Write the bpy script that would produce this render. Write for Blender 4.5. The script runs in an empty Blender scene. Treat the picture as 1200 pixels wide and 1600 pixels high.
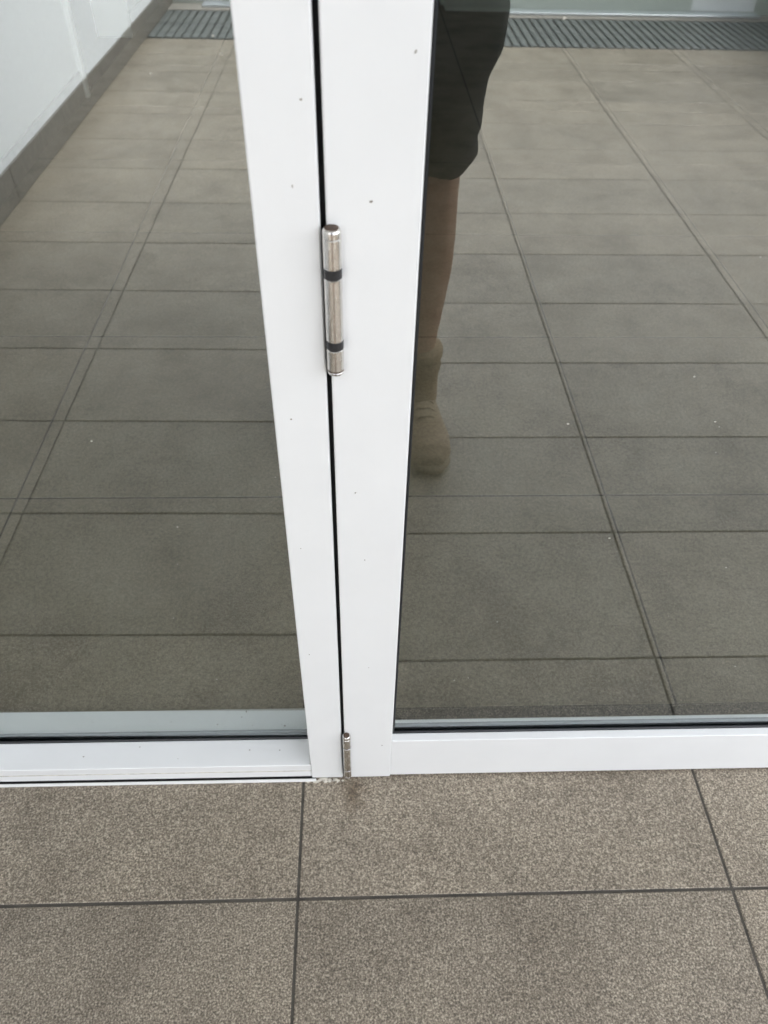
import bpy, bmesh, math, random
from mathutils import Vector, Matrix
random.seed(7)
S = bpy.context.scene
COL = S.collection
R = math.radians

# ------------------------------------------------------------------ camera
cam_d = bpy.data.cameras.new('camera')
cam = bpy.data.objects.new('camera', cam_d); COL.objects.link(cam)
CAM = Vector((0.0, -0.5345, 1.0964))
pitch, yaw, roll = R(45.1814), R(2.8028), R(1.6237)
FWD = Vector((math.sin(yaw)*math.cos(pitch), math.cos(yaw)*math.cos(pitch), -math.sin(pitch)))
_r = Vector((math.cos(yaw), -math.sin(yaw), 0)); _u = _r.cross(FWD)
RGT = _r*math.cos(roll) + _u*math.sin(roll); UPV = -_r*math.sin(roll) + _u*math.cos(roll)
M = Matrix((RGT, UPV, -FWD)).transposed().to_4x4(); M.translation = CAM
cam.matrix_world = M
cam_d.sensor_fit = 'VERTICAL'; cam_d.sensor_height = 32.0
cam_d.lens = 32.0*1173.588/1600.0
cam_d.clip_start = 0.01; cam_d.clip_end = 3000
S.camera = cam
cam_d.dof.use_dof = True; cam_d.dof.focus_distance = 0.85; cam_d.dof.aperture_fstop = 7.0

# ------------------------------------------------------------------ sky, sun, exposure
SUN_EL, SUN_AZ = R(60), R(84)          # azimuth clockwise from +Y (into the room); sun over the patio, from the right
w = bpy.data.worlds.new('World'); S.world = w; w.use_nodes = True
nt = w.node_tree; nt.nodes.clear()
out = nt.nodes.new('ShaderNodeOutputWorld'); bg = nt.nodes.new('ShaderNodeBackground')
sky = nt.nodes.new('ShaderNodeTexSky'); sky.sky_type = 'NISHITA'; sky.sun_disc = False
sky.sun_elevation = SUN_EL; sky.sun_rotation = SUN_AZ; sky.dust_density = 3.0; sky.air_density = 1.0
hs = nt.nodes.new('ShaderNodeHueSaturation'); hs.inputs['Saturation'].default_value = 0.25
nt.links.new(sky.outputs[0], hs.inputs['Color']); nt.links.new(hs.outputs[0], bg.inputs[0])
nt.links.new(bg.outputs[0], out.inputs[0]); bg.inputs[1].default_value = 0.15
sl = bpy.data.lights.new('sun', 'SUN'); sl.energy = 0.7; sl.angle = R(30); sl.color = (1.0, 0.975, 0.94)
sun = bpy.data.objects.new('sun', sl); COL.objects.link(sun)
sd = Vector((math.sin(SUN_AZ)*math.cos(SUN_EL), math.cos(SUN_AZ)*math.cos(SUN_EL), math.sin(SUN_EL)))
sun.rotation_euler = (-sd).to_track_quat('-Z', 'Y').to_euler(); sun.location = sd*20
S.view_settings.view_transform = 'Standard'; S.view_settings.look = 'None'
S.view_settings.exposure = 2.38; S.view_settings.gamma = 1.0; S.view_settings.use_curve_mapping = False
S.render.resolution_x, S.render.resolution_y = 768, 1024
S.render.engine = 'CYCLES'
S.cycles.max_bounces = 8; S.cycles.transparent_max_bounces = 12; S.cycles.diffuse_bounces = 4; S.cycles.glossy_bounces = 3

# ------------------------------------------------------------------ materials
def newmat(name):
    m = bpy.data.materials.new(name); m.use_nodes = True
    n = m.node_tree; b = n.nodes['Principled BSDF']
    return m, n, b
def N(n, t, **kw):
    x = n.nodes.new(t)
    for k, v in kw.items(): setattr(x, k, v)
    return x
def noise(n, vec, scale, detail=3, rough=0.55):
    x = N(n, 'ShaderNodeTexNoise'); x.inputs['Scale'].default_value = scale
    x.inputs['Detail'].default_value = detail; x.inputs['Roughness'].default_value = rough
    n.links.new(vec, x.inputs['Vector']); return x
def ramp(n, fac, stops):
    x = N(n, 'ShaderNodeValToRGB'); n.links.new(fac, x.inputs[0])
    e = x.color_ramp.elements
    while len(e) < len(stops): e.new(0.5)
    for i, (p, c) in enumerate(stops):
        e[i].position = p; e[i].color = (c, c, c, 1) if isinstance(c, (int, float)) else (*c, 1)
    return x
def mix(n, fac, a, b, mode='MIX'):
    x = N(n, 'ShaderNodeMix', data_type='RGBA', blend_type=mode)
    if isinstance(fac, (int, float)): x.inputs[0].default_value = fac
    else: n.links.new(fac, x.inputs[0])
    for s, v in ((6, a), (7, b)):
        if isinstance(v, tuple): x.inputs[s].default_value = (*v, 1)
        else: n.links.new(v, x.inputs[s])
    return x.outputs[2]
def bump(n, b, h, strength, dist):
    x = N(n, 'ShaderNodeBump'); x.inputs['Strength'].default_value = strength; x.inputs['Distance'].default_value = dist
    n.links.new(h, x.inputs['Height']); n.links.new(x.outputs[0], b.inputs['Normal'])
def wpos(n):
    return N(n, 'ShaderNodeNewGeometry').outputs['Position']
def plain(name, col, rough=0.5, metal=0.0, var=0.0, scale=30, bmp=0):
    m, n, b = newmat(name); b.inputs['Roughness'].default_value = rough; b.inputs['Metallic'].default_value = metal
    b.inputs['Base Color'].default_value = (*col, 1)
    if var:
        z = noise(n, wpos(n), scale, 4)
        c = ramp(n, z.outputs[0], [(0.3, tuple(k*(1-var) for k in col)), (0.7, tuple(min(1, k*(1+var)) for k in col))])
        n.links.new(c.outputs[0], b.inputs['Base Color'])
        if bmp: bump(n, b, z.outputs[0], 0.5, bmp)
    return m
def patio_tile_mat():
    m, n, b = newmat('patio_tile'); p = wpos(n)
    oi = N(n, 'ShaderNodeObjectInfo')
    off = N(n, 'ShaderNodeVectorMath', operation='SCALE'); off.inputs['Scale'].default_value = 37.0
    cmb = N(n, 'ShaderNodeCombineXYZ')
    for k in range(3): n.links.new(oi.outputs['Random'], cmb.inputs[k])
    n.links.new(cmb.outputs[0], off.inputs[0])
    add = N(n, 'ShaderNodeVectorMath', operation='ADD'); n.links.new(p, add.inputs[0]); n.links.new(off.outputs[0], add.inputs[1])
    v = add.outputs[0]
    g1 = noise(n, v, 410, 2, 0.6); big = noise(n, v, 6.5, 4, 0.65)
    sp = g1.outputs[0]
    c = ramp(n, sp, [(0.33, (0.090, 0.076, 0.059)), (0.45, (0.190, 0.164, 0.130)), (0.56, (0.280, 0.244, 0.196)), (0.68, (0.49, 0.437, 0.36))])
    cb = ramp(n, big.outputs[0], [(0.30, (0.76, 0.74, 0.71)), (0.48, (0.98, 0.97, 0.95)), (0.70, (1.14, 1.13, 1.10))])
    c2 = mix(n, 1.0, c.outputs[0], cb.outputs[0], 'MULTIPLY'); c3 = c2
    # brown grime washed out from the foot of the meeting stiles
    mpg = N(n, 'ShaderNodeMapping'); mpg.inputs['Location'].default_value = (0.010*18, 0.035*9, 0); mpg.inputs['Scale'].default_value = (18, 9, 0); n.links.new(p, mpg.inputs['Vector'])
    lg = N(n, 'ShaderNodeVectorMath', operation='LENGTH'); n.links.new(mpg.outputs[0], lg.inputs[0])
    gn = noise(n, p, 45, 3); ga = N(n, 'ShaderNodeMath', operation='ADD'); n.links.new(lg.outputs['Value'], ga.inputs[0]); n.links.new(gn.outputs[0], ga.inputs[1])
    gm = ramp(n, ga.outputs[0], [(0.45, (0.52, 0.47, 0.42)), (0.98, (1, 1, 1))])
    c3 = mix(n, 1.0, c3, gm.outputs[0], 'MULTIPLY')
    tv = ramp(n, oi.outputs['Random'], [(0, (0.93, 0.93, 0.925)), (1, (1.07, 1.06, 1.04))])
    c4 = mix(n, 1.0, c3, tv.outputs[0], 'MULTIPLY')
    # dark scuffs and the odd pale fleck
    vs = N(n, 'ShaderNodeTexVoronoi'); vs.inputs['Scale'].default_value = 70; n.links.new(v, vs.inputs['Vector'])
    fl = ramp(n, vs.outputs['Distance'], [(0.055, 1.0), (0.085, 0.0)])
    sel = N(n, 'ShaderNodeSeparateColor'); n.links.new(vs.outputs['Color'], sel.inputs[0])
    th = N(n, 'ShaderNodeMath', operation='GREATER_THAN'); n.links.new(sel.outputs[0], th.inputs[0]); th.inputs[1].default_value = 0.965
    mm = N(n, 'ShaderNodeMath', operation='MULTIPLY'); n.links.new(fl.outputs[0], mm.inputs[0]); n.links.new(th.outputs[0], mm.inputs[1])
    c5 = mix(n, mm.outputs[0], c4, (0.62, 0.58, 0.5))
    n.links.new(c5, b.inputs['Base Color'])
    b.inputs['Roughness'].default_value = 0.40
    bump(n, b, sp, 0.35, 0.0012)
    return m
def room_tile_mat():
    m, n, b = newmat('room_tile'); p = wpos(n)
    big = noise(n, p, 5, 6, 0.68); fine = noise(n, p, 160, 2)
    c = ramp(n, big.outputs[0], [(0.30, (0.19, 0.155, 0.105)), (0.5, (0.30, 0.255, 0.185)), (0.72, (0.37, 0.322, 0.245))])
    cf = ramp(n, fine.outputs[0], [(0.35, 0.85), (0.65, 1.12)])
    n.links.new(mix(n, 1.0, c.outputs[0], cf.outputs[0], 'MULTIPLY'), b.inputs['Base Color'])
    b.inputs['Roughness'].default_value = 0.6
    return m
def white_mat(name, col, speck=True, rough=0.38):
    m, n, b = newmat(name); p = wpos(n)
    z = noise(n, p, 14, 4); c = ramp(n, z.outputs[0], [(0.3, tuple(k*0.975 for k in col)), (0.7, col)])
    o = c.outputs[0]
    if speck:
        nd = noise(n, p, 220, 1); ofs = mix(n, 0.004, p, nd.outputs['Color'], 'ADD')
        for sc, r0, thr, dc in ((26, 0.035, 0.93, (0.07, 0.055, 0.04)), (11, 0.03, 0.9, (0.33, 0.30, 0.25))):
            vs = N(n, 'ShaderNodeTexVoronoi'); vs.inputs['Scale'].default_value = sc; n.links.new(ofs, vs.inputs['Vector'])
            fl = ramp(n, vs.outputs['Distance'], [(r0*0.6, 1.0), (r0, 0.0)])
            se = N(n, 'ShaderNodeSeparateColor'); n.links.new(vs.outputs['Color'], se.inputs[0])
            th = N(n, 'ShaderNodeMath', operation='GREATER_THAN'); n.links.new(se.outputs[0], th.inputs[0]); th.inputs[1].default_value = thr
            mm = N(n, 'ShaderNodeMath', operation='MULTIPLY'); n.links.new(fl.outputs[0], mm.inputs[0]); n.links.new(th.outputs[0], mm.inputs[1])
            o = mix(n, mm.outputs[0], o, dc)
    n.links.new(o, b.inputs['Base Color']); b.inputs['Roughness'].default_value = rough
    return m
def glass_mat(coated):
    m = bpy.data.materials.new('glass_coated' if coated else 'glass_inner'); m.use_nodes = True
    n = m.node_tree; n.nodes.clear()
    o = N(n, 'ShaderNodeOutputMaterial'); t = N(n, 'ShaderNodeBsdfTransparent')
    if not coated:
        t.inputs[0].default_value = (0.97, 0.985, 0.975, 1); n.links.new(t.outputs[0], o.inputs[0]); return m
    t.inputs[0].default_value = (0.90, 0.92, 0.885, 1)
    g = N(n, 'ShaderNodeBsdfGlossy'); g.inputs['Roughness'].default_value = 0.004
    g.inputs['Color'].default_value = (0.91, 0.98, 1.0, 1)
    ge = N(n, 'ShaderNodeNewGeometry'); dt = N(n, 'ShaderNodeVectorMath', operation='DOT_PRODUCT')
    n.links.new(ge.outputs['Normal'], dt.inputs[0]); n.links.new(ge.outputs['Incoming'], dt.inputs[1])
    ab = N(n, 'ShaderNodeMath', operation='ABSOLUTE'); n.links.new(dt.outputs['Value'], ab.inputs[0])
    iv = N(n, 'ShaderNodeMath', operation='SUBTRACT'); iv.inputs[0].default_value = 1.0; n.links.new(ab.outputs[0], iv.inputs[1])
    pw = N(n, 'ShaderNodeMath', operation='POWER'); n.links.new(iv.outputs[0], pw.inputs[0]); pw.inputs[1].default_value = 5.0
    fr = N(n, 'ShaderNodeMath', operation='MULTIPLY_ADD'); n.links.new(pw.outputs[0], fr.inputs[0]); fr.inputs[1].default_value = 0.71; fr.inputs[2].default_value = 0.29
    mx = N(n, 'ShaderNodeMixShader'); n.links.new(fr.outputs[0], mx.inputs[0]); n.links.new(t.outputs[0], mx.inputs[1]); n.links.new(g.outputs[0], mx.inputs[2])
    sm = noise(n, wpos(n), 9, 3, 0.65); sr = ramp(n, sm.outputs[0], [(0.48, 0.0), (0.75, 0.016)])
    df = N(n, 'ShaderNodeBsdfDiffuse'); df.inputs[0].default_value = (0.72, 0.71, 0.68, 1)
    m2 = N(n, 'ShaderNodeMixShader'); n.links.new(sr.outputs[0], m2.inputs[0]); n.links.new(mx.outputs[0], m2.inputs[1]); n.links.new(df.outputs[0], m2.inputs[2])
    n.links.new(m2.outputs[0], o.inputs[0])
    return m
def steel_mat():
    m, n, b = newmat('stainless'); p = wpos(n)
    mp = N(n, 'ShaderNodeMapping'); mp.inputs['Scale'].default_value = (1, 1, 0.08); n.links.new(p, mp.inputs['Vector'])
    z = noise(n, mp.outputs[0], 900, 3); z2 = noise(n, p, 160, 4)
    c = ramp(n, z2.outputs[0], [(0.26, (0.48, 0.44, 0.39)), (0.34, (0.68, 0.66, 0.63)), (0.7, (0.74, 0.725, 0.70))])
    n.links.new(c.outputs[0], b.inputs['Base Color']); b.inputs['Metallic'].default_value = 1.0
    r = ramp(n, z.outputs[0], [(0.3, 0.18), (0.7, 0.30)]); n.links.new(r.outputs[0], b.inputs['Roughness'])
    return m
MAT = dict(
    patio_tile=patio_tile_mat(), room_tile=room_tile_mat(),
    grout=plain('grout', (0.066, 0.060, 0.050), 0.9, var=0.3, scale=35), room_grout=plain('room_grout', (0.010, 0.009, 0.008), 0.95),
    white=white_mat('white_powder_coat', (0.83, 0.84, 0.84)), white_plain=white_mat('white_paint', (0.80, 0.80, 0.79), False, 0.55),
    glass=glass_mat(True), glass_in=glass_mat(False),
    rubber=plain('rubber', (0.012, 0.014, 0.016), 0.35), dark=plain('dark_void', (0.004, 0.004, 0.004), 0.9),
    steel=steel_mat(), rust=plain('rusty_cap', (0.11, 0.075, 0.055), 0.55, 0.5, var=0.4, scale=300),
    washer=plain('black_nylon', (0.02, 0.02, 0.022), 0.4, var=0.4, scale=400),
    render=plain('white_render', (0.70, 0.705, 0.70), 0.85, var=0.06, scale=70, bmp=0.004),
    room_paint=plain('room_paint', (0.54, 0.55, 0.56), 0.8),
    skirt=plain('skirting_tile', (0.165, 0.15, 0.128), 0.5, var=0.18, scale=40),
    room_skirt=plain('room_skirting_tile', (0.15, 0.136, 0.112), 0.5, var=0.18, scale=40),
    slat=plain('grate_metal', (0.15, 0.16, 0.152), 0.5, 0.2, var=0.15, scale=30),
    trough=plain('trough_void_dark', (0.055, 0.058, 0.054), 0.9),  # darkness of the void between the slats, put into the colour
    bright_white=plain('bright_white_paint', (0.87, 0.87, 0.86), 0.6),
    grime=plain('grime', (0.20, 0.17, 0.13), 0.8, var=0.4, scale=300),
    lace=plain('lace', (0.22, 0.165, 0.10), 0.9),
    alu=plain('aluminium', (0.62, 0.65, 0.67), 0.4, 0.7), concrete=plain('concrete', (0.30, 0.275, 0.24), 0.85, var=0.12, scale=20),
    parapet=plain('parapet_paint', (0.44, 0.47, 0.42), 0.8, var=0.06, scale=12),
    caulk=plain('caulk', (0.58, 0.55, 0.48), 0.6, var=0.3, scale=120),
    fabric=plain('sofa_fabric', (0.80, 0.86, 0.79), 0.9, var=0.05, scale=200),
    ground=plain('ground', (0.14, 0.13, 0.12), 0.9, var=0.2, scale=0.6),
    skin=plain('skin', (0.38, 0.22, 0.14), 0.5, var=0.08, scale=60), hair=plain('hair', (0.03, 0.02, 0.014), 0.6, var=0.3, scale=200),
    shorts=plain('shorts_cloth', (0.010, 0.009, 0.006), 0.95, var=0.2, scale=90), shirt=plain('shirt_cloth', (0.06, 0.065, 0.075), 0.9, var=0.1, scale=90),
    sock=plain('sock_knit', (0.26, 0.185, 0.11), 0.95, var=0.15, scale=180), shoe=plain('shoe_suede', (0.29, 0.215, 0.14), 0.85, var=0.1, scale=120),
    sole=plain('shoe_sole', (0.22, 0.17, 0.11), 0.8), lips=plain('lips', (0.30, 0.12, 0.10), 0.45), eye=plain('eye', (0.7, 0.7, 0.68), 0.2),
    phone=plain('phone_body', (0.02, 0.022, 0.025), 0.25), screen=plain('phone_screen', (0.006, 0.006, 0.008), 0.08),
)

# ------------------------------------------------------------------ helpers
def link(name, me, mat, parent=None):
    o = bpy.data.objects.new(name, me); COL.objects.link(o)
    mats = mat if isinstance(mat, (list, tuple)) else [mat]
    if not me.materials:
        for k in mats: me.materials.append(MAT[k])
    if parent: o.parent = parent
    return o
def from_bm(name, bm, mat, parent=None, smooth=False):
    me = bpy.data.meshes.new(name); bmesh.ops.recalc_face_normals(bm, faces=bm.faces); bm.to_mesh(me); bm.free()
    if smooth:
        for p in me.polygons: p.use_smooth = True
    return link(name, me, mat, parent)
def add_box(bm, lo, hi, bev=0.0):
    t = bmesh.new(); bmesh.ops.create_cube(t, size=1)
    for v in t.verts: v.co = Vector([(lo[i]+hi[i])/2 + v.co[i]*(hi[i]-lo[i]) for i in range(3)])
    if bev: bmesh.ops.bevel(t, geom=list(t.edges), offset=bev, segments=1, affect='EDGES', clamp_overlap=True)
    me = bpy.data.meshes.new('tmp'); t.to_mesh(me); t.free(); bm.from_mesh(me); bpy.data.meshes.remove(me)
def box(name, lo, hi, mat, parent=None, bev=0.001):
    bm = bmesh.new(); add_box(bm, lo, hi, bev); return from_bm(name, bm, mat, parent)
_cache = {}
def slab(name, lo, hi, mat, parent, bev):
    """box whose mesh is shared by every piece of the same size"""
    d = tuple(round(hi[i]-lo[i], 4) for i in range(3)); k = (d, mat, bev)
    if k not in _cache:
        bm = bmesh.new(); add_box(bm, [-x/2 for x in d], [x/2 for x in d], bev)
        me = bpy.data.meshes.new(name); bm.to_mesh(me); bm.free(); me.materials.append(MAT[mat]); _cache[k] = me
    o = bpy.data.objects.new(name, _cache[k]); COL.objects.link(o); o.parent = parent
    o.location = [(lo[i]+hi[i])/2 for i in range(3)]
    return o
def empty(name, loc=(0, 0, 0)):
    o = bpy.data.objects.new(name, None); o.location = loc; o.empty_display_size = 0.05; COL.objects.link(o); return o
def tag(o, label, cat, group=None):
    o['label'] = label; o['category'] = cat
    if group: o['group'] = group
    return o
def struct(o): o['kind'] = 'structure'; return o
def lathe(bm, cx, cy, prof, seg=28):
    rings = []
    for r, z in prof: rings.append([bm.verts.new((cx+r*math.cos(a), cy+r*math.sin(a), z)) for a in [2*math.pi*i/seg for i in range(seg)]])
    for a, b in zip(rings, rings[1:]):
        for i in range(seg): bm.faces.new((a[i], a[(i+1) % seg], b[(i+1) % seg], b[i]))
    bm.faces.new(rings[0][::-1]); bm.faces.new(rings[-1])
def tube(bm, pts, rad, seg=14):
    """closed tube through pts; rad entries r or (rx, ry)"""
    pts = [Vector(p) for p in pts]; rings = []
    for i, p in enumerate(pts):
        t = (pts[min(i+1, len(pts)-1)] - pts[max(i-1, 0)]).normalized()
        ref = Vector((1, 0, 0)) if abs(t.x) < 0.8 else Vector((0, 1, 0))
        a = (ref - t*ref.dot(t)).normalized(); b = t.cross(a)
        r = rad[i]; rx, ry = r if isinstance(r, tuple) else (r, r)
        rings.append([bm.verts.new(p + a*rx*math.cos(q) + b*ry*math.sin(q)) for q in [2*math.pi*k/seg for k in range(seg)]])
    for A, B in zip(rings, rings[1:]):
        for i in range(seg): bm.faces.new((A[i], A[(i+1) % seg], B[(i+1) % seg], B[i]))
    bm.faces.new(rings[0][::-1]); bm.faces.new(rings[-1])
def ball(bm, c, r):
    r = r if isinstance(r, tuple) else (r, r, r)
    bmesh.ops.create_uvsphere(bm, u_segments=18, v_segments=12, radius=1, matrix=Matrix.Translation(c) @ Matrix.Diagonal((*r, 1)))
def sculpt(o, voxel, it=6):
    m = o.modifiers.new('remesh', 'REMESH'); m.mode = 'VOXEL'; m.voxel_size = voxel; m.use_smooth_shade = True
    s = o.modifiers.new('smooth', 'SMOOTH'); s.iterations = it; s.factor = 0.5
    return o

# ------------------------------------------------------------------ setting
XW, XE = -1.175, 2.60           # side walls of the patio
YG0, YG1 = -4.0858, -4.705      # grate
RZ = 0.026                      # room floor level
g = box('ground', (-400, -400, -0.35), (400, 400, -0.15), 'ground', bev=0); struct(g)

pf = struct(box('patio_floor', (XW-0.25, -5.6, -0.14), (XE+0.25, 0.10, -0.0012), 'grout', bev=0))
xs = [XW] + [-0.0851+0.6*k for k in range(-1, 5)] + [XE]
ys = [0.0] + [-0.1858-0.3*k for k in range(14)]
J = 0.0018
for a, b in zip(xs, xs[1:]):
    for c, d in zip(ys, ys[1:]):
        y1 = c if c == 0.0 else c-J
        slab('tile', (a+J, d+J, -0.012), (b-J, y1, random.uniform(-0.0003, 0.0003)), 'patio_tile', pf, 0.0012)

rf = struct(box('room_floor', (XW-2.2, 0.0845, -0.10), (4.2, 7.2, RZ-0.0007), 'room_grout', bev=0))
xs2 = [XW] + [0.5125+0.6*k for k in range(-2, 7)]
ys2 = [0.0855] + [0.5733+0.6*k for k in range(0, 11)]
for a, b in zip(xs2, xs2[1:]):
    for c, d in zip(ys2, ys2[1:]):
        slab('tile', (a+0.002, c+0.002, -0.01), (b-0.002, d-0.002, RZ), 'room_tile', rf, 0.0003)

# outer side walls with tiled skirting
def side_wall(x0, x1, face, label, top=2.75):
    wl = tag(box('side_wall', (x0, -5.6, -0.15), (x1, -0.16, top), 'render', bev=0.004), label, 'wall')
    y = -0.18
    sg = 1 if face > (x0+x1)/2 else -1
    ends = [-0.18] + [-0.78-0.6*k for k in range(8)]
    for a, b in zip(ends, ends[1:]):
        lo, hi = sorted((face-sg*0.0, face+sg*0.009))
        slab('skirting_tile', (lo, b+0.002, 0.002), (hi, a-0.002, 0.115), 'skirt', wl, 0.001)
    lo, hi = sorted((face, face+sg*0.004)); box('skirting_bed', (lo, ends[-1], 0.001), (hi, ends[0], 0.1135), 'room_grout', wl, 0)
side_wall(XW-0.25, XW, XW, 'rough white rendered wall with tiled skirting, mirrored at the left of the glass')
side_wall(XE, XE+0.25, XE, 'low white rendered wall with tiled skirting on the right side of the patio', 0.95)  # unseen wall, kept low so the sun reaches the left wall

# drain grate of dark slats
gr = tag(empty('drain_grate', (0.7, (YG0+YG1)/2, 0)), 'dark grey slatted floor grate across the far end of the patio', 'grate')
def child(o, par): o.parent = par; o.matrix_parent_inverse = Matrix.Translation(par.location).inverted(); return o
child(box('trough', (XW, YG1-0.004, -0.004), (XE, YG0+0.002, -0.001), 'trough', bev=0), gr)
for y in (YG0-0.004, (YG0+YG1)/2, YG1+0.004):
    child(box('cross_bar', (XW+0.004, y-0.006, -0.002), (XE-0.004, y+0.006, 0.002), 'rubber', bev=0.001), gr)
x = XW+0.012
while x < XE-0.06:
    for a, b in ((YG0-0.012, (YG0+YG1)/2+0.008), ((YG0+YG1)/2-0.008, YG1+0.012)):
        s = slab('slat', (x, b, -0.002), (x+0.035, a, 0.006), 'slat', gr, 0.003)
        s.matrix_parent_inverse = Matrix.Translation(gr.location).inverted()
    x += 0.047

# upstand, channel, parapet and piers behind the grate
pa = tag(box('parapet_wall', (XW, -5.3, 0.0), (XE, -4.872, 0.95), 'parapet', bev=0.004), 'pale grey green parapet wall behind the slatted grate', 'wall')
kb = box('kerb', (XW, -4.872, -0.001), (XE, YG1-0.006, 0.006), 'concrete', pa, 0.001)
ch = box('base_channel', (XW+0.2, -4.868, 0.006), (XE-0.12, -4.775, 0.02), 'alu', pa, 0.002)
for a, b, lab in ((-1.08, -0.86, 'narrow white pier of the parapet next to the left side wall'), (2.07, 2.47, 'wide white pier of the parapet near the right side wall')):
    p = tag(empty('pier', (a, -4.9, 0)), lab, 'pier', 'white parapet piers')
    child(box('shaft', (a, -5.0, 0.0205), (b, -4.8705, 1.05), 'bright_white', bev=0.004), p)
    child(box('cap', (a-0.02, -5.02, 1.05), (b+0.02, -4.85, 1.09), 'bright_white', bev=0.004), p)

# building front above the doors, soffit, room shell
fr = tag(box('front_wall', (XW-2.4, -0.16, 2.22), (4.4, 0.10, 3.2), 'render', bev=0.004), 'white rendered wall above the folding glass doors', 'wall')
box('soffit', (XW-0.25, -1.6, 2.75), (XE+0.25, -0.16, 2.95), 'render', fr, 0.004)  # unseen overhang, depth set to shade the door and near floor
box('wall_return', (XW-2.4, -0.16, -0.15), (XW-0.02, 0.10, 2.22), 'render', fr, 0.004)
box('wall_return', (XE+0.02, -0.16, -0.15), (4.4, 0.10, 2.22), 'render', fr, 0.004)
D0, D1 = 3.09, 4.07            # doorway in the room's left wall
lw = tag(empty('room_wall', (XW, 0.1, RZ)), 'white inner wall with a doorway, left side of the room behind the glass', 'wall')
def lwbox(n, a, b, m, bev=0.002): return child(box(n, a, b, m, bev=bev), lw)
lwbox('wall_panel', (XW-0.17, 0.10, RZ), (XW, D0-0.02, 2.6), 'room_paint')
lwbox('wall_panel', (XW-0.17, D1, RZ), (XW, 7.2, 2.6), 'room_paint')
lwbox('lintel', (XW-0.17, D0-0.02, 2.1), (XW, D1, 2.6), 'room_paint')
lwbox('door_jamb', (XW-0.175, D0-0.02, RZ), (XW+0.022, D0+0.005, 2.1), 'bright_white')
lwbox('door_jamb', (XW-0.175, D1-0.012, RZ), (XW+0.004, D1+0.002, 2.1), 'bright_white')
e = [0.11, 0.5733, 1.1733, 1.7733, 2.3733, D0-0.022]
for a, b in list(zip(e, e[1:])) + [(D1+0.004, 4.77), (4.77, 5.37), (5.37, 5.97), (5.97, 6.57)]:
    s = slab('skirting_tile', (XW+0.0, a+0.002, RZ+0.001), (XW+0.009, b-0.002, RZ+0.105), 'room_skirt', lw, 0.001)
    s.matrix_parent_inverse = Matrix.Translation(lw.location).inverted()
tag(box('room_wall', (4.2, 0.10, RZ), (4.4, 7.2, 2.6), 'room_paint', bev=0.002), 'white inner wall on the far right of the room', 'wall')
tag(box('room_wall', (XW-2.4, 7.2, RZ), (4.4, 7.4, 2.6), 'room_paint', bev=0.002), 'white back wall deep inside the room', 'wall')
tag(box('room_wall', (XW-2.4, 0.10, RZ), (XW-2.2, 7.2, 2.6), 'room_paint', bev=0.002), 'white wall of the side room beyond the doorway', 'wall')
struct(box('ceiling', (XW-2.4, 0.10, 2.6), (4.4, 7.4, 2.8), 'room_paint', bev=0))

# ------------------------------------------------------------------ folding doors
TOP = 2.14
def glass_pane(x0, x1, z0, z1, y, parent, tilt=0.0):
    bm = bmesh.new(); add_box(bm, (x0, y, z0), (x1, y+0.006, z1), 0)
    me = bpy.data.meshes.new('glass_pane'); bmesh.ops.recalc_face_normals(bm, faces=bm.faces)
    for f in bm.faces: f.material_index = 0 if f.normal.y < -0.5 else 1
    if tilt:
        c = Vector(((x0+x1)/2*0.62, y, 0)); bmesh.ops.rotate(bm, verts=bm.verts, cent=c, matrix=Matrix.Rotation(-tilt, 3, 'Z'))
    bm.to_mesh(me); bm.free(); return link('glass_pane', me, ['glass', 'glass_in'], parent)
def door_leaf(x0, x1, wl, wr, yg, ztop, yb, label, tilt=0.0, ydrop=0.002):
    """x0..x1 outer, wl/wr stile widths, yg glass front plane, ztop bottom rail top, yb back of the frame"""
    L = tag(empty('door_leaf', ((x0+x1)/2, 0, 0)), label, 'door', 'leaves of the folding glass door')
    def cb(n, a, b, m, bev): return child(box(n, a, b, m, bev=bev), L)
    cb('stile', (x0, -0.0155, ydrop), (x0+wl, yb, TOP), 'white', 0.0012)
    cb('stile', (x1-wr, -0.0155, ydrop), (x1, yb, TOP), 'white', 0.0012)
    a, b = x0+wl+0.0002, x1-wr-0.0002
    rl = cb('bottom_rail', (a, -0.0137, ydrop+0.002), (b, yg-0.0045, ztop), 'white', 0.0008)
    cb('bottom_rail_core', (a, yg-0.0045, ydrop+0.002), (b, yg+0.0105, ztop-0.012), 'rubber', 0)
    cb('inner_bead', (a, yg+0.0105, ydrop+0.002), (b, yb-0.001, ztop), 'white', 0.0008)
    cb('top_rail', (a, -0.0137, TOP-0.09), (b, yb-0.001, TOP-0.001), 'white', 0.0008)
    # rubber gaskets: outer lip, thin grey line, inner lip
    cb('gasket', (a, yg-0.0043, ztop-0.011), (b, yg-0.0005, ztop+0.0022), 'rubber', 0.0012)
    cb('gasket', (a, yg+0.0065, ztop-0.011), (b, yg+0.0104, ztop+0.0035), 'rubber', 0.0012)
    for xa, xb in ((a-0.004, a+0.004), (b-0.004, b+0.004)):
        cb('gasket', (xa, yg-0.004, ztop), (xb, yg-0.0005, TOP-0.09), 'rubber', 0.001)
    g_ = glass_pane(a+0.001, b-0.001, ztop-0.011, TOP-0.092, yg, None, tilt); child(g_, L)
    return L, rl
XL0 = XW+0.062
L1, rl1 = door_leaf(XL0, -0.0256, 0.05, 0.0469, 0.0335, 0.0397, 0.0825, 'white framed glass door leaf with a low deep bottom rail, left of the hinges', tilt=0.00544, ydrop=0.0018)
L2, rl2 = door_leaf(-0.0212, 1.03, 0.0672, 0.06, 0.003, 0.1083, 0.0215, 'white framed glass door leaf mirroring a leg, right of the hinges')
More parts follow.
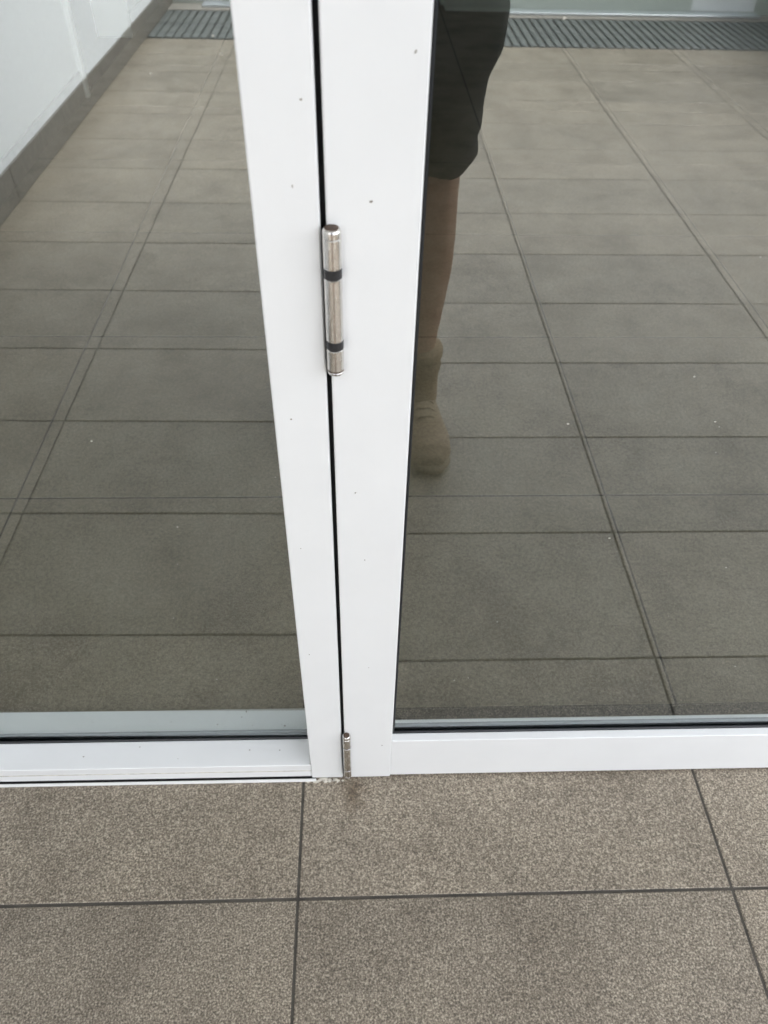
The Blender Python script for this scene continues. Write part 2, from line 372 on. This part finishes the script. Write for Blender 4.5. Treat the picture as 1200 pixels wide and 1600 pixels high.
door_leaf(1.034, 1.79, 0.06, 0.06, 0.003, 0.1083, 0.0215, 'white framed glass door leaf, third from the left side wall')
door_leaf(1.794, XE-0.062, 0.06, 0.06, 0.003, 0.1083, 0.0215, 'white framed glass door leaf next to the right wall')
for leaf, y, xr in ((L1, 0.0320, (-0.65, -0.08)), (L2, 0.0026, (0.05, 0.6))):
    bm = bmesh.new()
    for i in range(26):
        r = random.uniform(0.0003, 0.0008); ball(bm, (random.uniform(*xr), y, random.uniform(0.12, 1.1)), (r*random.uniform(0.7, 1.8), 0.0002, r))
    o = child(from_bm('dust_fleck', bm, 'caulk', None), leaf); o['kind'] = 'stuff'
child(box('dark_gap_strip', (-0.0255, -0.0060, 0.004), (-0.0213, 0.0210, TOP-0.002), 'dark', bev=0), L2)  # near-black strip added so the gap between the stiles stays dark
# chips and grime spots on the powder coat
def spots(leaf, pts, face):
    bm = bmesh.new()
    for (x, z, r) in pts:
        for k in range(random.choice((1, 1, 2, 3))):
            px, pz, rr = x+random.uniform(-2.2, 2.2)*r*(k > 0), z+random.uniform(-2.2, 2.2)*r*(k > 0), r*(1 if k == 0 else random.uniform(0.25, 0.5))
            c = (px, -0.0156, pz) if face == 'front' else (px, pz, 0.0398)
            sc = (rr*random.uniform(0.7, 1.3), 0.00012, rr*random.uniform(0.8, 1.6)) if face == 'front' else (rr*random.uniform(0.8, 2.0), rr, 0.0002)
            bmesh.ops.create_icosphere(bm, subdivisions=1, radius=1, matrix=Matrix.Translation(c) @ Matrix.Diagonal((*sc, 1)))
    o = child(from_bm('grime_spot', bm, 'grime', None), leaf); o['kind'] = 'stuff'
spots(L1, [(-0.0344, 0.9429, .0008), (-0.0576, 0.6886, .0009), (-0.0591, 0.521, .0006), (-0.0432, 0.8891, .0006), (-0.06, 0.33, .0006)], 'front')
spots(L2, [(-0.0026, 0.5997, .0007), (0.0067, 0.5022, .0007), (0.0369, 0.9704, .0008), (0.0104, 0.8787, .0011), (0.012, 0.30, .0006), (0.032, 0.10, .0008)], 'front')
spots(L1, [(-0.1764, 0.0765, .0016), (-0.1825, 0.0678, .0008), (-0.115, 0.0512, .0016), (-0.1078, 0.0446, .001), (-0.2184, 0.0553, .001), (-0.1652, 0.012, .0008), (-0.1201, 0.0111, .0008), (-0.33, 0.02, .0007), (-0.41, 0.006, .0008), (-0.29, 0.061, .0007), (-0.27, 0.0, .0006)], 'ledge')
# small step line along the left rail's face and a screw-width seam
child(box('rail_groove', (XL0+0.052, -0.0141, 0.0215), (-0.0726, -0.0136, 0.0228), 'caulk', bev=0), L1)
# outer frame of the door opening
df = tag(empty('door_frame', (0.7, 0.03, 0)), 'white aluminium frame around the folding glass doors', 'door frame')
child(box('jamb', (XW+0.001, -0.05, 0.001), (XL0-0.003, 0.09, TOP+0.07), 'white', bev=0.002), df)
child(box('jamb', (XE-0.059, -0.05, 0.001), (XE-0.001, 0.09, TOP+0.07), 'white', bev=0.002), df)
child(box('head', (XL0-0.002, -0.05, TOP+0.004), (XE-0.06, 0.09, TOP+0.07), 'white', bev=0.002), df)
child(box('sill_track', (XW+0.02, 0.024, 0.0005), (XE-0.06, 0.0840, 0.0018), 'dark', bev=0), df)
child(box('sill_strip', (XL0+0.01, -0.0212, 0.0006), (-0.066, -0.0166, 0.0030), 'white_plain', bev=0.0008), df)
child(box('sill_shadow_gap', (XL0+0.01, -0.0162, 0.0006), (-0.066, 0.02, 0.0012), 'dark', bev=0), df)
# crumbled sealant under the hinge corner
bm = bmesh.new()
for i in range(26):
    px = -0.074 + 0.046*(i/25)**1.0 + random.uniform(-0.004, 0.004); r = random.uniform(0.0008, 0.0026)*(1.0 if i < 16 else 0.7)
    ball(bm, (px, -0.0185+random.uniform(-0.004, 0.002), 0.0010), (r*random.uniform(1.2, 2.4), r, r*0.6))
child(from_bm('sealant_lump', bm, 'caulk', None, True), df)

# ------------------------------------------------------------------ hinges
def hinge(zt, label, r=0.0068, worn=False, zl=0.121, x=-0.0174, y=-0.0205):
    H = child(empty('hinge', (x, y, zt-zl)), L2); H['label'] = label
    def part(n, prof, m, seg=32):
        bm = bmesh.new(); lathe(bm, 0, 0, prof, seg)
        for e_ in bm.edges:
            if abs(e_.verts[0].co.z - e_.verts[1].co.z) < 1e-6: e_.smooth = False
        o = from_bm(n, bm, m, None)
        for p in o.data.polygons: p.use_smooth = True
        o.parent = H; return o
    c = 0.0007; h = zl
    ring = 0.0014 if worn else 0.0074
    k1, k2 = h-0.030, h-0.0905-(0.006 if worn else 0)
    # upper barrel with pin head
    part('pin_head', [(r-0.0014, h), (r-c, h-0.0007), (r, h-0.002), (r, h-0.0062), (r-0.0007, h-0.0068)], 'steel')
    part('pin_cap', [(0.0001, h+0.0005), (r-0.0016, h+0.0004), (r-0.0015, h-0.001)], 'rust')
    part('knuckle', [(r-0.0006, h-0.0069), (r, h-0.0076), (r, k1+c), (r-c, k1)], 'steel')
    part('washer', [(r-0.0006, k1), (r+0.0001, k1-0.0004), (r+0.0001, k1-ring+0.0004), (r-0.0006, k1-ring)], 'washer')
    part('knuckle', [(r-c, k1-ring), (r, k1-ring-c), (r, k2+c), (r-c, k2)], 'steel')
    part('washer', [(r-0.0006, k2), (r+0.0001, k2-0.0004), (r+0.0001, k2-ring+0.0004), (r-0.0006, k2-ring)], 'washer')
    part('knuckle', [(r-c, k2-ring), (r, k2-ring-c), (r, 0.0042), (r-0.0005, 0.0036)], 'steel')
    part('rust_line', [(r-0.0004, 0.0036), (r-0.0001, 0.0034), (r-0.0001, 0.0027), (r-0.0004, 0.0025)], 'rust')
    part('pin_foot', [(r-0.0004, 0.0025), (r, 0.002), (r-0.0006, 0.0)], 'steel')
    # leaf plate tucked in the gap between the two doors
    o = box('hinge_plate', (-0.0062, 0.0, 0.006), (-0.0046, 0.02, h-0.008), 'dark', None, 0); o.parent = H
    return H
hinge(0.8621, 'upper stainless steel barrel hinge with black rings on the white door')
hinge(0.1400, 'lower worn barrel hinge with rusty top near the floor', r=0.0057, worn=True, x=-0.0180)
hinge(1.95, 'topmost stainless barrel hinge near the door head')

# ------------------------------------------------------------------ sofa inside the room
so = tag(empty('sofa', (1.85, 5.1, RZ)), 'pale grey green sofa deep inside the room behind the glass', 'sofa')
def sofa_part(n, lo, hi, bev, par=so):
    bm = bmesh.new(); add_box(bm, lo, hi, 0); bmesh.ops.bevel(bm, geom=list(bm.edges), offset=bev, segments=4, affect='EDGES')
    return child(from_bm(n, bm, 'fabric', None, True), par)
sofa_part('base', (0.513, 4.73, RZ), (3.22, 5.62, 0.30), 0.03)
sofa_part('armrest', (0.513, 4.735, 0.302), (0.738, 5.66, 0.64), 0.035); sofa_part('armrest', (3.002, 4.735, 0.302), (3.22, 5.66, 0.64), 0.035)
sofa_part('backrest', (0.74, 5.45, 0.302), (3.0, 5.66, 0.86), 0.05)
for k in range(3): sofa_part('seat_cushion', (0.745+0.752*k, 4.76, 0.302), (1.49+0.752*k, 5.44, 0.46), 0.04)
tag(so, so['label'], 'sofa')

# ------------------------------------------------------------------ person with phone (seen mirrored in the right pane)
MX, PY = 0.030, -0.85
bm = bmesh.new()
def leg_pts(s):
    dx = lambda v: MX + s*(v-MX)
    return ([(dx(0.125), PY-0.01, 0.92), (dx(0.128), PY, 0.76), (dx(0.128), PY+0.012, 0.60), (dx(0.129), PY+0.018, 0.53), (dx(0.133), PY+0.0, 0.46), (dx(0.134), PY-0.010, 0.38), (dx(0.132), PY-0.008, 0.29), (dx(0.131), PY-0.006, 0.21), (dx(0.131), PY-0.006, 0.10), (dx(0.133), PY+0.01, 0.05)],
            [0.088, 0.083, 0.061, 0.058, 0.0585, 0.0575, 0.048, 0.039, 0.036, 0.036])
for s in (1, -1):
    p, r = leg_pts(s); tube(bm, p, r)
    tube(bm, [(MX+s*0.102, PY-0.05, 0.045), (MX+s*0.108, PY+0.06, 0.045), (MX+s*0.116, PY+0.16, 0.03)], [(0.034, 0.032), (0.04, 0.03), (0.03, 0.018)])
tube(bm, [(MX, PY, 0.84), (MX, PY-0.005, 0.94), (MX, PY, 1.06), (MX, PY+0.0, 1.22), (MX, PY-0.01, 1.36), (MX, PY-0.015, 1.43)],
     [(0.15, 0.11), (0.165, 0.12), (0.142, 0.105), (0.165, 0.115), (0.17, 0.10), (0.10, 0.075)], 20)
tube(bm, [(MX, PY-0.02, 1.40), (MX, PY+0.0, 1.50), (MX, PY+0.02, 1.57)], [0.062, 0.056, 0.06])
HC = Vector((MX, PY+0.055, 1.615)); HD = Vector((0, 0.80, -0.60)).normalized(); HU = Vector((0, 0.60, 0.80)).normalized()
def hp(x, f, u): return HC + Vector((x, 0, 0)) + HD*f + HU*u
tube(bm, [hp(0, 0.02, -0.115), hp(0, 0.012, -0.08), hp(0, 0.0, -0.03), hp(0, -0.008, 0.02), hp(0, -0.014, 0.07), hp(0, -0.016, 0.10), hp(0, -0.016, 0.118)],
     [(0.030, 0.040), (0.055, 0.075), (0.068, 0.090), (0.074, 0.098), (0.070, 0.092), (0.05, 0.066), (0.02, 0.03)], 20)
tube(bm, [hp(0, 0.088, 0.012), hp(0, 0.105, -0.022), hp(0, 0.092, -0.034)], [0.009, 0.0145, 0.012], 10)
ball(bm, hp(0, 0.076, -0.062), (0.026, 0.012, 0.009)); ball(bm, hp(0, 0.066, -0.100), (0.022, 0.018, 0.016))
for s in (1, -1): ball(bm, hp(s*0.074, -0.012, -0.012), (0.009, 0.02, 0.034)); ball(bm, hp(s*0.032, 0.083, 0.022), (0.02, 0.009, 0.007))
PC = CAM - FWD*0.011 - UPV*0.056 - RGT*0.02      # phone centre
def ph(r, u, f): return PC + RGT*r + UPV*u + FWD*f
for s in (1, -1):
    sh = Vector((MX+s*0.175, PY-0.01, 1.385)); el = Vector((MX+s*0.255, PY+0.05, 1.09)); wr = ph(s*0.088, -0.075, -0.045)
    tube(bm, [sh, sh.lerp(el, 0.5), el, el.lerp(wr, 0.4), wr], [0.060, 0.050, 0.042, 0.041, 0.029])
    palm = ph(s*0.062, -0.025, -0.016)
    tube(bm, [wr, wr.lerp(palm, 0.5), palm, ph(s*0.058, 0.012, -0.012)], [(0.028, 0.022), (0.036, 0.02), (0.038, 0.017), (0.03, 0.014)])
    for k, ln in enumerate((0.060, 0.068, 0.064, 0.052)):       # four fingers round the back of the phone
        u0 = 0.030 - 0.021*k
        b0 = ph(s*0.058, u0-0.006, -0.008); b1 = ph(s*0.052, u0, 0.014); b2 = ph(s*(0.052-ln*0.45), u0+0.004, 0.0165); b3 = ph(s*(0.052-ln*0.8), u0+0.005, 0.0150)
        tube(bm, [b0, b1, b2, b3], [0.0095, 0.0092, 0.0084, 0.0068], 10)
    tube(bm, [ph(s*0.060, -0.045, -0.020), ph(s*0.046, -0.015, -0.020), ph(s*0.026, 0.006, -0.016), ph(s*0.012, 0.016, -0.0145)], [0.014, 0.0115, 0.0105, 0.008], 10)
for v in bm.verts: v.co -= Vector((MX, PY, 0))
pe = sculpt(from_bm('person', bm, 'skin', None, True), 0.006, 5); pe.location = (MX, PY, 0)
tag(pe, 'person in dark shorts and tan shoes holding a phone, mirrored in the glass', 'person')
def garment(name, build, mat, voxel=0.007, it=4):
    b_ = bmesh.new(); build(b_)
    for v in b_.verts: v.co -= Vector((MX, PY, 0))
    o = sculpt(from_bm(name, b_, mat, None, True), voxel, it); o.parent = pe; return o
def mk_shorts(b_):
    tube(b_, [(MX, PY, 0.82), (MX, PY-0.004, 0.92), (MX, PY, 1.02)], [(0.165, 0.125), (0.178, 0.132), (0.16, 0.12)], 24)
    for s in (1, -1):
        k = 1.0 if s > 0 else 0.94
        dx = lambda v: MX + s*(v-MX)*k
        tube(b_, [(dx(0.126), PY-0.005, 0.93), (dx(0.132), PY, 0.82), (dx(0.133), PY, 0.775), (dx(0.128), PY+0.004, 0.735), (dx(0.127), PY+0.006, 0.69), (dx(0.1275), PY+0.008, 0.655), (dx(0.125), PY+0.009, 0.640), (dx(0.129), PY+0.01, 0.618), (dx(0.121), PY+0.01, 0.594)],
             [(0.098, 0.12), (0.112, 0.118), (0.108, 0.115), (0.093, 0.108), (0.090, 0.102), (0.090, 0.099), (0.086, 0.096), (0.088, 0.094), (0.071, 0.082)], 22)
garment('shorts', mk_shorts, 'shorts')
def mk_shirt(b_):
    tube(b_, [(MX, PY, 0.93), (MX, PY-0.005, 0.98), (MX, PY, 1.08), (MX, PY+0.0, 1.22), (MX, PY-0.01, 1.36), (MX, PY-0.015, 1.425), (MX, PY-0.015, 1.45)],
         [(0.185, 0.142), (0.18, 0.135), (0.162, 0.122), (0.182, 0.13), (0.186, 0.115), (0.115, 0.088), (0.07, 0.068)], 24)
    for s in (1, -1):
        sh = Vector((MX+s*0.165, PY-0.01, 1.385)); el = Vector((MX+s*0.255, PY+0.05, 1.09))
        tube(b_, [sh, sh.lerp(el, 0.3), sh.lerp(el, 0.62), sh.lerp(el, 0.72)], [0.072, 0.070, 0.066, 0.064])
garment('t_shirt', mk_shirt, 'shirt')
def mk_hair(b_):
    tube(b_, [hp(0, -0.03, -0.03), hp(0, -0.028, 0.02), hp(0, -0.022, 0.07), hp(0, -0.02, 0.105), hp(0, -0.018, 0.127)], [(0.074, 0.086), (0.081, 0.094), (0.078, 0.096), (0.058, 0.074), (0.022, 0.034)], 20)
garment('hair', mk_hair, 'hair')
for s in (1, -1):
    o = from_bm('eye', (lambda b_: (ball(b_, hp(s*0.032, 0.082, 0.010)-Vector((MX, PY, 0)), 0.0115), b_)[1])(bmesh.new()), 'eye', pe, True)
    def mk_sock(b_, s=s):
        c = MX+s*0.101
        tube(b_, [(c, PY-0.006, 0.205), (c, PY-0.006, 0.200), (c, PY-0.006, 0.185), (c, PY-0.006, 0.172), (c, PY-0.004, 0.155), (c, PY-0.003, 0.14), (c, PY, 0.115), (c, PY+0.006, 0.07)],
             [0.050, 0.056, 0.057, 0.052, 0.055, 0.050, 0.049, 0.05], 18)
    garment('sock', mk_sock, 'sock', 0.005, 2)
    def mk_shoe(b_, s=s):
        a = MX+s*0.100; e_ = 0.026 if s > 0 else 0.012
        q = lambda f: a + s*e_*f
        tube(b_, [(q(-0.3), PY-0.082, 0.05), (q(0), PY-0.055, 0.055), (q(0.2), PY, 0.056), (q(0.5), PY+0.06, 0.048), (q(0.85), PY+0.115, 0.040), (q(1.05), PY+0.160, 0.036), (q(1.1), PY+0.188, 0.03)],
             [(0.026, 0.036), (0.038, 0.046), (0.042, 0.050), (0.046, 0.042), (0.050, 0.034), (0.046, 0.030), (0.026, 0.018)], 20)
        tube(b_, [(a, PY-0.02, 0.06), (a, PY-0.018, 0.105)], [(0.042, 0.055), (0.044, 0.052)], 18)
    sho = garment('shoe', mk_shoe, 'shoe', 0.005, 3)
    a = MX+s*0.100; e_ = 0.026 if s > 0 else 0.012
    for k in range(4):
        f = 0.30+0.14*k; yy = 0.025+0.022*k; zt = 0.101-0.0062*k; cx = a+s*e_*f
        b_ = bmesh.new(); tube(b_, [(cx-0.026, PY+yy, zt-0.012), (cx-0.012, PY+yy+0.003, zt), (cx+0.012, PY+yy-0.003, zt), (cx+0.026, PY+yy, zt-0.012)], [0.003]*4, 8)
        for v in b_.verts: v.co -= Vector((MX, PY, 0))
        lc = from_bm('lace', b_, 'lace', sho, True)
    def mk_sole(b_, s=s):
        a = MX+s*0.100; e_ = 0.026 if s > 0 else 0.012
        q = lambda f: a + s*e_*f
        tube(b_, [(q(-0.3), PY-0.094, 0.013), (q(0), PY-0.06, 0.013), (q(0.2), PY, 0.013), (q(0.5), PY+0.06, 0.013), (q(0.85), PY+0.115, 0.013), (q(1.05), PY+0.165, 0.013), (q(1.1), PY+0.197, 0.014)],
             [(0.026, 0.012), (0.041, 0.0125), (0.043, 0.0125), (0.048, 0.0125), (0.053, 0.0125), (0.048, 0.0125), (0.024, 0.010)], 20)
    b_ = bmesh.new(); mk_sole(b_)
    for v in b_.verts: v.co -= Vector((MX, PY, 0))
    so_ = sculpt(from_bm('sole', b_, 'sole', None, True), 0.005, 2); so_.parent = sho

# phone: its lens is where the photograph was taken from
ph_e = tag(empty('phone', PC), 'dark smartphone held in both hands in front of the person', 'phone')
Rm = Matrix((RGT, UPV, FWD)).transposed()
ph_e.rotation_mode = 'QUATERNION'; ph_e.rotation_quaternion = Rm.to_quaternion()
def pbox(n, lo, hi, m, bev):
    o = box(n, lo, hi, m, None, bev); o.parent = ph_e; return o
pbox('body', (-0.036, -0.073, -0.004), (0.036, 0.073, 0.0042), 'phone', 0.002)
pbox('screen', (-0.033, -0.070, -0.0046), (0.033, 0.070, -0.0041), 'screen', 0)
pbox('camera_bump', (0.004, 0.038, 0.0043), (0.033, 0.069, 0.0062), 'phone', 0.001)
